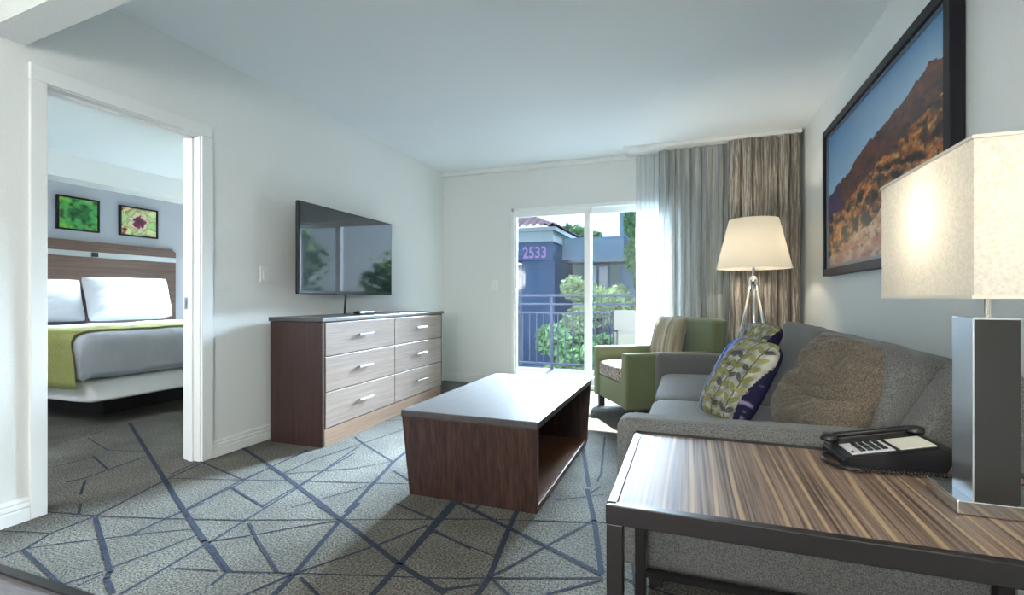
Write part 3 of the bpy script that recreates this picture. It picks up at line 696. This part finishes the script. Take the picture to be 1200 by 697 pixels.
def succulent(kind):
    petals = []
    for ring, (nn, rad, size) in enumerate(((9, .52, .30), (8, .36, .24), (7, .22, .18), (5, .10, .12))):
        for k in range(nn): petals.append((ring, 2 * PI * k / nn + ring * .5, rad, size))
    def fn(u, v):
        x, y = u - (.52 if kind else .55), v - (.50 if kind else .52)
        if not kind: x, y = x * .70, y * .70
        wx = N(u * 3.2, v * 3.2, 1 + kind * 5) * .16; wy = N(u * 3.2, v * 3.2, 4 + kind * 5) * .16; x += wx + .05 * N(u * 9, v * 9, 2); y += wy + .05 * N(u * 9, v * 9, 8)
        if min(u, v, 1 - u, 1 - v) < .0: return (0, 0, 0)
        r = math.hypot(x, y); a = math.atan2(y, x)
        best = None
        for ring, pa, rad, size in petals:
            cx, cy = rad * math.cos(pa), rad * math.sin(pa)
            dx, dy = x - cx, y - cy
            al = dx * math.cos(pa) + dy * math.sin(pa); ac = -dx * math.sin(pa) + dy * math.cos(pa)
            q = (al / size) ** 2 + (ac / (size * .62)) ** 2 + .25 * max(0, al / size)
            if q < 1: best = (ring, q, al / size, ac / size)
        if kind:
            if best is None: c = lerp(lin(150, 190, 90), lin(120, 20, 40), clamp(.5 + fbm(u * 6, v * 6) * 1.4))
            else:
                ring, q, al, ac = best
                base = [lin(196, 206, 150), lin(150, 200, 130), lin(190, 190, 160), lin(110, 40, 80)][ring]
                c = lerp(base, lin(180, 50, 70), clamp((q - .55) * 1.6 + (al > .4) * .3))
                c = lerp(c, lin(20, 50, 30), clamp(-al * .9))
        else:
            if best is None: c = lerp(lin(60, 120, 30), lin(10, 30, 15), clamp(.5 + fbm(u * 5, v * 5)))
            else:
                ring, q, al, ac = best
                base = [lin(150, 200, 60), lin(100, 175, 70), lin(70, 150, 80), lin(40, 100, 50)][ring]
                c = lerp(base, lin(10, 60, 35), clamp(-al * 1.1 + abs(ac) * .4))
                c = lerp(c, lin(8, 40, 28), clamp(.1 + 1.2 * N(u * 7, v * 7, 5)))
                if q > .86 and ring < 1: c = lerp(c, lin(215, 90, 50), .7)
        return c
    return fn
def framed(name, label, cat, loc, rz, w, h, fr, dep, fn, nx, nz, fmat, group=None, inner=None):
    """picture with frame; origin at lower-left, picture in local XZ, facing local -Y"""
    t = thing(name, label, cat, loc, rz, group)
    bm = bmesh.new()
    for a in ((0, fr, 0, h), (w - fr, w, 0, h), (fr, w - fr, 0, fr), (fr, w - fr, h - fr, h)):
        box(bm, a[0], a[1], -dep, 0, a[2], a[3], .003)
    link('picture_frame', bm, fmat, t)
    bm = painted_panel(w - 2 * fr, h - 2 * fr, nx, nz, fn); bmesh.ops.translate(bm, verts=bm.verts, vec=(fr, -dep * .55, fr))
    link('canvas', bm, ARTM, t)
    if inner:
        bm = bmesh.new()
        for a in ((fr, fr + inner, fr, h - fr), (w - fr - inner, w - fr, fr, h - fr), (fr, w - fr, fr, fr + inner), (fr, w - fr, h - fr - inner, h - fr)):
            box(bm, a[0], a[1], -dep * .72, -dep * .5, a[2], a[3], .002)
        link('inner_fillet', bm, STEELB, t)
    return t
STEELB = simple('blue grey fillet', (.13, .17, .22), .35, .3)
framed('succulent_picture', 'framed close-up of a green succulent above the headboard', 'picture', (XH + .005, 3.19, 1.74), PI / 2, .40, .37, .018, .035, succulent(0), 70, 64, BLACKW)
framed('succulent_picture', 'framed close-up of a pink and green succulent above the headboard', 'picture', (XH + .005, 3.80, 1.745), PI / 2, .44, .36, .018, .035, succulent(1), 70, 64, BLACKW)

# ------------------------------------------------------------------ living room: dresser and television
DL, DD, DZ = 1.75, .44, .865
dr = thing('dresser', 'six-drawer walnut dresser with pale drawer fronts against the left wall', 'dresser', (-2.29, 2.585, 0), math.radians(1.6))
# local: x = -depth .. 0 (front face at x = 0), y = along the wall
link('plinth', B(-DD + .02, -.004, .012, DL - .012, 0, .115), DRBASE, dr)
link('side_panel', B(-DD, -.002, 0, .025, .0, DZ - .03, .002), DRSIDE, dr); link('side_panel', B(-DD, -.002, DL - .025, DL, 0, DZ - .03, .002), DRSIDE, dr)
link('carcass', B(-DD + .01, -.018, .02, DL - .02, .11, DZ - .03), DRSIDE, dr)
link('dresser_top', B(-DD - .005, .012, -.012, DL + .012, DZ - .028, DZ, .004), COFTOP, dr)
zs = [.118, .36, .602, .832]
for c in range(2):
    y0 = .026 + c * (DL - .052) / 2; y1 = y0 + (DL - .052) / 2
    for r in range(3):
        d = link('drawer', B(-.018, .002, y0 + .003, y1 - .003, zs[r] + .003, zs[r + 1] - .003, .0025), DRFRONT, dr)
        ym, zm = (y0 + y1) / 2, (zs[r] + zs[r + 1]) / 2 + .01
        bm = bmesh.new(); box(bm, .024, .034, ym - .085, ym + .085, zm - .008, zm + .008, .003)
        for s in (-1, 1): box(bm, .0, .028, ym + s * .055 - .006, ym + s * .055 + .006, zm - .006, zm + .006)
        link('handle', bm, CHROME, d)

tv = thing('television', 'flat black television on the left wall above the dresser', 'television', (XL, 3.30, 1.36), math.radians(1.5))
link('back_housing', B(.10, .15, -.50, .50, -.26, .26, .02), BLACKPL, tv)
link('bezel', B(.145, .175, -.60, .60, -.335, .335, .008), BLACKPL, tv)
link('screen', B(.1745, .177, -.588, .588, -.312, .323, .001), SCREEN, tv)
bm = bmesh.new(); box(bm, .002, .03, -.12, .12, -.12, .12); box(bm, .02, .11, -.05, .05, -.04, .04); link('wall_mount', bm, DARKMET, tv)
bm = bmesh.new(); tube(bm, [(.13, -.02, -.25), (.13, -.02, -.36), (.125, -.025, -.44), (.12, -.02, -.493)], .008); link('power_cable', bm, BLACKPL, tv)
cb = thing('remote_control', 'small black remote control lying on the dresser top', 'remote control', (-2.50, 3.30, DZ), .1)
link('body', B(-.03, .03, -.11, .11, .001, .024, .008), BLACKPL, cb)
bm = bmesh.new()
for i in range(6):
    for j in range(3): box(bm, -.017 + j * .013, -.009 + j * .013, -.08 + i * .022, -.068 + i * .022, .024, .0265)
link('button_pad', bm, STEELB, cb)
def plate(nm, lab, loc, rz):
    t = thing(nm, lab, 'light switch', loc, rz)
    link('cover_plate', B(-.036, .036, -.008, 0, -.058, .058, .003), PLATE, t); link('rocker', B(-.015, .015, -.013, -.006, -.03, .03, .002), TRIMP, t)
plate('light_switch', 'white light switch on the wall left of the television', (XL, 2.585, 1.16), PI / 2)
plate('light_switch', 'white light switch on the back wall beside the balcony door', (-2.12, YB, 1.14), 0)

# ------------------------------------------------------------------ coffee table
ct = thing('coffee_table', 'dark walnut box coffee table open at the side, in the middle of the carpet', 'coffee table', (-1.0, 2.72, 0), 0)
TZ = .437
link('tabletop', B(-.36, .36, -.635, .635, TZ - .034, TZ, .006, 3), COFTOP, ct)
for s in (-1, 1):
    bm = bmesh.new(); vs = box(bm, -.355, .355, -.014, .014, 0, TZ - .034, .002)
    for v in bm.verts:
        t = 1 - v.co.z / (TZ - .034)
        v.co.x *= 1 - .045 * t; v.co.y += s * (.617 - .045 * t)
    link('end_panel', bm, COFSIDE, ct)
link('lower_shelf', B(-.335, .338, -.572, .572, .002, .032, .002), COFIN, ct)
link('divider', B(-.335, -.315, -.58, .58, .03, TZ - .034), COFSIDE, ct)
# ------------------------------------------------------------------ sofa
def upholster(sx, sy, sz, e, loc, parent, name, m, puff=0., n=24, wob=0., rot_=None, seed=0):
    bm = cushion(sx, sy, sz, e, n, puff, wob, seed)
    M = Matrix.Translation(loc)
    if rot_: M = M @ Euler(rot_).to_matrix().to_4x4()
    bmesh.ops.transform(bm, matrix=M, verts=bm.verts)
    return link(name, bm, m, parent, smooth=True)
so = thing('sofa', 'grey brown tweed sofa along the right wall', 'sofa', (.33, 2.76, 0))
# local x: -.52 front ... +.52 back; y: -1.09 near end ... +1.05 far end
def arm(y0, y1):
    bm = bmesh.new(); vs = box(bm, -.565, .50, y0, y1, .09, .604, .035, 4)
    for v in bm.verts:       # gentle slope up to the back and rounded nose
        if v.co.x < -.3 and v.co.z > .4: v.co.z -= .012 * ((-.3 - v.co.x) / .22) ** 2
    return bm
for y0, y1 in ((-1.095, -.965), (.93, 1.06)): link('armrest', arm(y0, y1), SOFAF, so, smooth=False)
link('seat_base', B(-.49, .48, -.97, .935, .09, .315, .02), SOFAF, so)
for y in (-.485, .46): upholster(.78, .945, .16, .16, (-.125, y, .375), so, 'seat_cushion', SOFAF, .03)
bm = bmesh.new(); vs = box(bm, .33, .50, -1.09, 1.055, .09, .795, .04, 4)
for v in bm.verts: v.co.x += max(0, v.co.z - .45) * .1
link('backrest', bm, SOFAF, so)
for y, L in ((-.485, .945), (.46, .945)):
    upholster(.19, L, .44, .22, (.30, y, .615), so, 'back_cushion', SOFAF, 0, 28, .012, (0, .22, 0), y)
for x in (-.44, .42):
    for y in (-1.0, .96):
        bm = bmesh.new(); vs = box(bm, x - .03, x + .03, y - .03, y + .03, 0, .10, .004)
        for v in bm.verts:
            if v.co.z < .05: v.co.x = x + (v.co.x - x) * .7; v.co.y = y + (v.co.y - y) * .7
        link('foot', bm, DARKBASE, so)
for y0, y1 in ((-1.09, -.962), (.93, 1.055)):
    bm = bmesh.new(); vs = box(bm, .20, .46, y0, y1, .50, .80, .03, 3)
    for v in bm.verts:
        if v.co.x < .33: v.co.x += .17 * clamp((v.co.z - .5) / .3)
    link('back_wing', bm, SOFAF, so)
# piping along the near back end
bm = bmesh.new(); tube(bm, [(.345, -.968, .58), (.36, -.966, .70), (.385, -.962, .79)], .006); link('piping', bm, SOFAF, so)

# throw pillows on the sofa
def leafy(seed):
    stems = []
    rnd = random.Random(seed)
    for sx, lean in ((-.34, .2), (.16, .25), (.62, .15), (-.05, -.2)):
        for k in range(9):
            v = -.95 + k * .23
            for s in (-1, 1):
                a = 1.05 + rnd.uniform(-.25, .25)
                stems.append((sx + lean * v + s * .12, v + .06, PI / 2 - s * a, rnd.choice((0, 0, 1, 2))))
    cols = (lin(112, 114, 44), lin(44, 50, 58), lin(134, 132, 74))
    def fn(u, v, front):
        if not front: return lin(26, 24, 60) if u > .86 + .06 * math.sin(v * 4) else lin(150, 146, 134)
        e = u + .12 * math.sin(v * 2.3 + seed)
        if e < -.50: 
            t = clamp((e + .95) / .45)
            c = lerp(lin(190, 215, 235), lin(30, 80, 190), clamp(.5 + 1.4 * N(u * 6, v * 2.2, seed)))
            return lerp(c, lin(45, 50, 150), t * .6)
        if e > .90: return lerp(lin(22, 20, 50), lin(120, 110, 140), clamp(3 * N(u * 9, v * 9, seed) - .6))
        base = lerp(lin(112, 110, 102), lin(176, 172, 158), clamp(.5 + 1.1 * N(u * 6, v * 6, seed)))
        for x, y, a, c in stems:
            dx, dy = u - x, v - y
            al = dx * math.cos(a) + dy * math.sin(a); ac = -dx * math.sin(a) + dy * math.cos(a)
            if (al / .13) ** 2 + (ac / .055) ** 2 < 1: return lerp(cols[c], base, .1 + .2 * (abs(ac) < .01))
        for sx, lean in ((-.34, .2), (.16, .25), (.62, .15)):
            if abs(u - (sx + lean * v)) < .018: return lin(70, 78, 50)
        return base
    return fn
def throw(nm, lab, loc, r, w, h, t, m, fn, seed, wr=.004, n=110, **k):
    bm = pillow(w, h, t, n, fn, wr=wr, seed=seed, **k)
    o = link(nm, bm, m, smooth=True, loc=loc); o.rotation_euler = r
    return tag(o, lab, 'cushion')
throw('throw_pillow', 'blue edged leaf patterned cushion, the nearer of the two leafy ones on the sofa', (.200, 2.345, .635), rot(math.radians(-67), -.50, .02), .42, .42, .13, PILM, leafy(3), 3, rc=.2)
throw('throw_pillow', 'blue edged leaf patterned cushion leaning behind the nearer leafy one', (.345, 3.20, .665), rot(math.radians(-72), -.50, .02), .42, .43, .13, PILM, leafy(8), 8, rc=.2)
throw('throw_pillow', 'brown crinkled cushion slumped against the sofa back', (.475, 2.02, .66), rot(math.radians(-68), -.54, .12), .45, .44, .18, WRINKF, None, 5, wr=.04, n=110, rc=.2)

# ------------------------------------------------------------------ armchair
ac = thing('armchair', 'olive green armchair beyond the sofa in front of the curtains', 'armchair', (-.476, 3.91, 0), math.atan2(.514, .857))
# local x: 0 front ... .88 back, local y: 0 near side ... .70 far side
def carm(y0, y1):
    bm = bmesh.new(); box(bm, 0, .84, y0, y1, .10, .55, .02, 3); return bm
link('armrest', carm(0, .10), GREENF, ac); link('armrest', carm(.62, .72), GREENF, ac)
link('seat_base', B(.02, .80, .09, .63, .10, .30, .015), GREENF, ac)
upholster(.70, .52, .13, .2, (.35, .36, .365), ac, 'seat_cushion', SEATF, .02)
bm = bmesh.new(); vs = box(bm, .72, .86, .0, .72, .10, .82, .03, 3)
for v in bm.verts: v.co.x += max(0, v.co.z - .4) * .12
link('backrest', bm, GREENF, ac)
for x in (.06, .78):
    for y in (.05, .67): link('foot', B(x - .025, x + .025, y - .025, y + .025, 0, .10, .004), DARKBASE, ac)
M = Matrix.Rotation(math.atan2(.514, .857), 3, 'Z')
pp = Vector((-.476, 3.91, 0)) + M @ Vector((.60, .44, .63))
throw('chair_pillow', 'brown striped cushion on the olive armchair', pp, rot(math.atan2(.514, .857) - PI / 2, -.22, 0), .50, .42, .16, STRIPEF, None, 11, wr=.004, n=30)

# ------------------------------------------------------------------ floor lamp
fl = thing('floor_lamp', 'tripod floor lamp with a white conical shade in the corner behind the sofa', 'floor lamp', (.505, 4.52, 0))
bm = bmesh.new(); lathe(bm, [(.290, 1.242), (.288, 1.244), (.190, 1.655), (.188, 1.655), (.286, 1.242)], 56); link('lamp_shade', bm, SHADEW, fl, smooth=True)
bm = bmesh.new(); tube(bm, [(0, 0, 1.13), (0, 0, 1.40)], .011); link('lamp_socket', bm, CHROME, fl, smooth=True)
bm = bmesh.new(); lathe(bm, [(.0, 1.10), (.03, 1.11), (.035, 1.15), (.02, 1.18), (0, 1.18)], 20); link('hub', bm, CHROME, fl, smooth=True)
for k in range(3):
    a = math.radians(200 + 120 * k); bm = bmesh.new()
    tube(bm, [(.015 * math.cos(a), .015 * math.sin(a), 1.14), (.26 * math.cos(a), .26 * math.sin(a), .0)], [.013, .011]); link('leg', bm, CHROME, fl, smooth=True)
bm = bmesh.new(); bmesh.ops.create_uvsphere(bm, u_segments=16, v_segments=10, radius=.033); bmesh.ops.translate(bm, verts=bm.verts, vec=(0, 0, 1.43)); link('bulb', bm, BULB, fl, smooth=True)
bm = bmesh.new(); tube(bm, [(0, 0, 1.62), (0, 0, 1.645)], .008)
for k in range(3):
    a = k * 2 * PI / 3 + .4; tube(bm, [(0, 0, 1.63), (.19 * math.cos(a), .19 * math.sin(a), 1.645)], .003)
link('shade_spider', bm, CHROME, fl)

# ------------------------------------------------------------------ landscape picture on the right wall
def landscape(u, v):
    # u 0 = far end of the picture, 1 = near end
    ridge = .60 + .0 * u
    R1 = [(-.1, .56), (0, .60), (.06, .63), (.12, .66), (.2, .68), (.28, .69), (.36, .74), (.5, .79), (.6, .80), (.7, .82), (.8, .85), (.9, .90), (1.0, .86), (1.1, .82)]
    def pw(P, x):
        for (a, b), (c, d) in zip(P, P[1:]):
            if a <= x <= c: return b + (d - b) * (x - a) / (c - a)
        return P[-1][1]
    top = pw(R1, u) - .08 + .018 * fbm(u * 18, 1.) 
    if v > top:
        t = (v - top) / (1 - top + 1e-6)
        return lerp(lin(150, 185, 212), lin(84, 134, 178), clamp(t * 1.1))
    far = (top - v)
    rock = fbm(u * 9, v * 14, 5); rock2 = fbm(u * 26 + 4, v * 34, 4); ridg = 1 - abs(fbm(u * 7 + v * 5, v * 9 - u * 3, 5, 9.)) * 1.6
    mid = .36 + .30 * u + .03 * fbm(u * 8, 3.)
    if v > mid:
        c = lerp(lin(96, 52, 40), lin(42, 30, 44), clamp(.45 + rock * .9))
        c = lerp(c, lin(150, 84, 50), clamp(ridg - .75) * 1.5)
        if u < .22: c = lerp(c, lin(48, 50, 110), .75 * clamp((.24 - u) * 8))
        return c
    low = .10 + .34 * clamp(u - .1) + .03 * fbm(u * 7, 8.)
    if v > low:
        c = lerp(lin(196, 112, 48), lin(96, 44, 26), clamp(.5 + rock * 1.1))
        c = lerp(c, lin(222, 172, 96), clamp(rock2 * 1.1 + .05))
        c = lerp(c, lin(50, 44, 22), clamp((fbm(u * 20, v * 16, 4, 4.) - .22) * 3))
        return lerp(c, lin(30, 16, 14), clamp(.78 - ridg) * 1.6)
    c = lerp(lin(170, 100, 70), lin(205, 170, 140), clamp(.5 + rock))
    c = lerp(c, lin(110, 90, 120), clamp((.12 - v) * 4))
    return lerp(c, lin(70, 60, 40), clamp(rock2 * 1.3 - .1))
# local x runs from the far end toward the camera, facing -x of the room
framed('landscape_picture', 'large framed picture of red desert mountains on the right wall', 'picture', (XR - .003, 4.08, 1.152), -PI / 2, 1.83, 1.04, .05, .05, landscape, 230, 130, BLACKW, inner=.018)

# ------------------------------------------------------------------ end table
et = thing('end_table', 'walnut end table with dark metal frame in the near right corner', 'end table', (-.167, 1.04, 0))
EW, ED, EZ = .95, .60, .56
link('tabletop', B(.022, EW - .022, .004, ED - .022, EZ - .022, EZ, .0015), TOPW, et)
bm = bmesh.new()
box(bm, 0, EW, -.008, .014, EZ - .040, EZ + .0015, .002); box(bm, 0, EW, ED - .022, ED, EZ - .045, EZ + .0015, .002)
box(bm, 0, .022, 0, ED, EZ - .045, EZ + .0015, .002); box(bm, EW - .022, EW, 0, ED, EZ - .045, EZ + .0015, .002)
link('frame_rim', bm, DARKMET, et)
for x in (0, EW - .035):
    for y in (-.006, ED - .035): link('leg', B(x + .001, x + .035, y, y + .034, 0, EZ - .04, .002), DARKMET, et)
link('lower_stretcher', B(.03, EW - .03, ED - .03, ED - .01, .10, .12), DARKMET, et)

# ------------------------------------------------------------------ telephone
ph = thing('telephone', 'black desk telephone with coiled cord on the end table', 'telephone', (.372, 1.455, EZ + .003), math.radians(6)); ph.scale = (.95, .92, .72)
# local x toward the tall end, y toward the sofa; wedge body
bm = bmesh.new()
prof = [(0, 0), (.235, 0), (.262, .085), (.225, .098), (.02, .045), (0, .03)]
for i, (y, k) in enumerate(((0, 1.), (.165, 1.))):
    bm.faces.new([bm.verts.new((x, y, z * k)) for x, z in prof])
bm.verts.ensure_lookup_table(); n = len(prof)
for i in range(n): bm.faces.new((bm.verts[i], bm.verts[(i + 1) % n], bm.verts[n + (i + 1) % n], bm.verts[n + i]))
bmesh.ops.recalc_face_normals(bm, faces=bm.faces[:])
bmesh.ops.bevel(bm, geom=bm.edges[:], offset=.006, segments=2, affect='EDGES')
link('phone_body', bm, BLACKPL, ph)
sl = math.atan2(.053, .205)
def on_face(bm, u0, u1, y0, y1, h, mi=0, bev=.001):
    vs = box(bm, u0, u1, y0, y1, -.002, h, bev, 1)
    bmesh.ops.transform(bm, matrix=Matrix.Translation((.02, 0, .045)) @ Matrix.Rotation(-sl, 4, 'Y'), verts=vs)
bm = bmesh.new(); on_face(bm, .004, .108, .012, .105, .003); kp = link('keypad_plate', bm, simple('pale phone plate', (.55, .56, .58), .5), ph)
bm = bmesh.new()
for i in range(4):
    for j in range(3): on_face(bm, .030 + i * .018, .043 + i * .018, .024 + j * .026, .044 + j * .026, .007)
link('keys', bm, BLACKPL, kp)
bm = bmesh.new(); on_face(bm, .009, .016, .02, .034, .006); link('message_light', bm, simple('red key', (.5, .03, .03), .4), kp)
bm = bmesh.new(); on_face(bm, .120, .204, .012, .105, .003); link('paper_label', bm, simple('cream phone card', (.62, .60, .52), .7), ph)
bm = bmesh.new()
tube(bm, [(.0, .138, .058), (.03, .138, .074), (.12, .138, .094), (.20, .138, .114), (.245, .138, .110)], [.012, .011, .010, .011, .013], 12)
hs = link('handset', bm, BLACKPL, ph, smooth=True)
for x, z in ((.01, .052), (.225, .100)):
    bm = bmesh.new(); lathe(bm, [(.0, 0), (.023, 0), (.025, .008), (.018, .024), (0, .026)], 20, (x, .138, z))
    link('handset_cap', bm, BLACKPL, hs, smooth=True)
# cord: coiled run along the near side, smooth loop round the low end
bm = bmesh.new()
pts = [Vector((.04, .12, .03)), Vector((-.015, .10, .008)), Vector((-.028, .04, .008)), Vector((-.005, -.012, .008)), Vector((.03, -.022, .008))]
def spline(P, n=10):
    out = []
    for i in range(len(P) - 1):
        p0 = P[max(i - 1, 0)]; p1 = P[i]; p2 = P[i + 1]; p3 = P[min(i + 2, len(P) - 1)]
        for k in range(n):
            t = k / n
            out.append(.5 * ((2 * p1) + (-p0 + p2) * t + (2 * p0 - 5 * p1 + 4 * p2 - p3) * t * t + (-p0 + 3 * p1 - 3 * p2 + p3) * t ** 3))
    out.append(P[-1]); return out
tube(bm, spline(pts), .007, 8)
a, b = Vector((.03, -.022, .008)), Vector((.235, -.018, .008)); hel = []
for i in range(300):
    t = i / 299; w = 2 * PI * 26 * t
    hel.append(a.lerp(b, t) + Vector((0, math.cos(w) * .0055, math.sin(w) * .0055)))
tube(bm, hel, .0026, 5)
tube(bm, spline([b, Vector((.26, -.01, .004)), Vector((.29, .02, .004)), Vector((.33, .10, .004)), Vector((.40, .16, .004)), Vector((.47, .165, .004))]), .003, 6)
link('coiled_cord', bm, BLACKPL, ph, smooth=True)

# ------------------------------------------------------------------ table lamp
tl = thing('table_lamp', 'table lamp with square dark column, chrome base and boxy linen shade on the end table', 'table lamp', (.585, 1.300, EZ + .0015))
COLM = simple('black bronze column', (.018, .017, .016), .35, .0)
link('lamp_base', B(-.075, .095, -.068, .075, 0, .028, .002), CHROME, tl)
link('column', B(-.045, .028, -.060, .020, .028, .395, .001), COLM, tl)
link('column_side', B(-.0475, -.0445, -.0605, .0205, .028, .396, .0005), STEEL, tl)
link('column_cap', B(-.046, .029, -.061, .021, .394, .398), CHROME, tl)
bm = bmesh.new(); tube(bm, [(0, -.01, .39), (0, -.01, .60)], .006, 10); link('lamp_stem', bm, CHROME, tl, smooth=True)
bm = bmesh.new()
sx, sy0, sy1, z0, z1 = .116, -.222, .212, .4385, .722
def ring(k, z): return [bm.verts.new((x * k, (sy0 if y < 0 else sy1) + (0 if k == 1 else (-y) * .004), z)) for x, y in ((-sx, -1), (sx, -1), (sx, 1), (-sx, 1))]
A_, B_ = ring(1, z0), ring(1, z1)
for i in range(4):
    f = bm.faces.new((A_[i], A_[(i + 1) % 4], B_[(i + 1) % 4], B_[i]))
sh = link('lamp_shade', bm, SHADEL, tl)
TRIMS = simple('cream shade trim', (.62, .58, .50), .8)
for z in (z0 - .002, z1 - .004):
    bm = bmesh.new()
    for s in (-1, 1):
        box(bm, s * sx - .003, s * sx + .003, sy0 - .002, sy1 + .002, z, z + .006); box(bm, -sx, sx, (sy0 if s < 0 else sy1) - .003, (sy0 if s < 0 else sy1) + .003, z, z + .006)
    link('shade_trim', bm, TRIMS, sh)
bm = bmesh.new(); bmesh.ops.create_uvsphere(bm, u_segments=16, v_segments=10, radius=.03); bmesh.ops.translate(bm, verts=bm.verts, vec=(0, -.01, .60)); link('bulb', bm, BULB, tl, smooth=True)
bm = bmesh.new(); tube(bm, spline([Vector((.02, .06, .01)), Vector((.06, .12, .006)), Vector((.16, .17, .004)), Vector((.24, .21, .004))]), .003, 6); link('power_cord', bm, BLACKPL, tl)

# ------------------------------------------------------------------ lights
def point(name, loc, e, col, r):
    l = bpy.data.lights.new(name, 'POINT'); l.energy = e; l.color = col; l.shadow_soft_size = r
    o = bpy.data.objects.new(name, l); COL.objects.link(o); o.location = loc; return o
WARM = (1, .86, .68)
point('floor_lamp_light', (.505, 4.52, 1.45), FLW, WARM, .04)
point('table_lamp_light', (.585, 1.29, EZ + .61), TLW, WARM, .035)
point('sconce_light', (XH + .12, 4.80, 1.43), 3, WARM, .03)
def area(name, loc, sx, sy, e, col, rot_=(0, 0, 0)):
    l = bpy.data.lights.new(name, 'AREA'); l.shape = 'RECTANGLE'; l.size = sx; l.size_y = sy; l.energy = e; l.color = col
    o = bpy.data.objects.new(name, l); COL.objects.link(o); o.location = loc; o.rotation_euler = rot_; return o
# added fill lights without fixtures, out of view in kitchen end and bedroom
area('kitchen_fill_area', (-.6, -.7, 2.44), 1.4, 1.0, KA, (1, .93, .84))  # added soft fill pointing down behind the camera
point('kitchen_fill_point', (-.5, -1.9, 1.5), KP, (1, .96, .90), .3)  # added fill in mid-air behind the camera, brightens ceiling and walls
point('bedroom_fill_point', (-3.5, .6, 1.9), BP, (.95, .95, 1), .2)  # added fill in mid-air, hidden from the doorway, brightens the bed
sun = bpy.data.lights.new('sun', 'SUN'); sun.energy = SUNE; sun.angle = .01; sun.color = (1, .96, .9)
hz = bpy.data.lights.new('hazy_sky_light', 'SUN'); hz.energy = HZE; hz.angle = math.radians(34); hz.color = (.72, .87, 1)
ho = bpy.data.objects.new('hazy_sky_light', hz); COL.objects.link(ho)
ho.rotation_euler = Vector((-.12, -1, -.38)).to_track_quat('-Z', 'Y').to_euler()
so_ = bpy.data.objects.new('sun', sun); COL.objects.link(so_)
so_.rotation_euler = Vector((.08, -1, -1.15)).to_track_quat('-Z', 'Y').to_euler()
w = bpy.data.worlds.new('world'); S.world = w; w.use_nodes = True
nt = w.node_tree; bg = nt.nodes['Background']
tc = nt.nodes.new('ShaderNodeTexCoord'); sp = nt.nodes.new('ShaderNodeSeparateXYZ'); rp = nt.nodes.new('ShaderNodeValToRGB')
nt.links.new(tc.outputs['Generated'], sp.inputs[0]); nt.links.new(sp.outputs['Z'], rp.inputs['Fac'])
e = rp.color_ramp.elements
e[0].position = .0; e[0].color = (.30, .36, .45, 1)
e[1].position = 1.; e[1].color = (.30, .52, 1, 1)
x = e.new(.02); x.color = (.78, .92, 1, 1)
x = e.new(.35); x.color = (.55, .78, 1, 1)
nt.links.new(rp.outputs['Color'], bg.inputs['Color']); bg.inputs['Strength'].default_value = SKY

# ------------------------------------------------------------------ camera
cam = bpy.data.cameras.new('camera'); co = bpy.data.objects.new('camera', cam); COL.objects.link(co)
cam.sensor_width = 36; cam.lens = 567 / 1200 * 36; cam.clip_start = .02
a = math.atan2(208, 567)
co.location = (0, 0, 1.0); co.rotation_euler = (PI / 2, 0, a)
S.camera = co
S.view_settings.view_transform = 'Standard'; S.view_settings.look = 'None'
S.view_settings.gamma = 1; S.view_settings.use_curve_mapping = False
S.view_settings.exposure = EXPO
S.cycles.use_denoising = True
S.cycles.max_bounces = 10; S.cycles.diffuse_bounces = 6; S.cycles.glossy_bounces = 4; S.cycles.transparent_max_bounces = 12
S.cycles.sample_clamp_indirect = 6
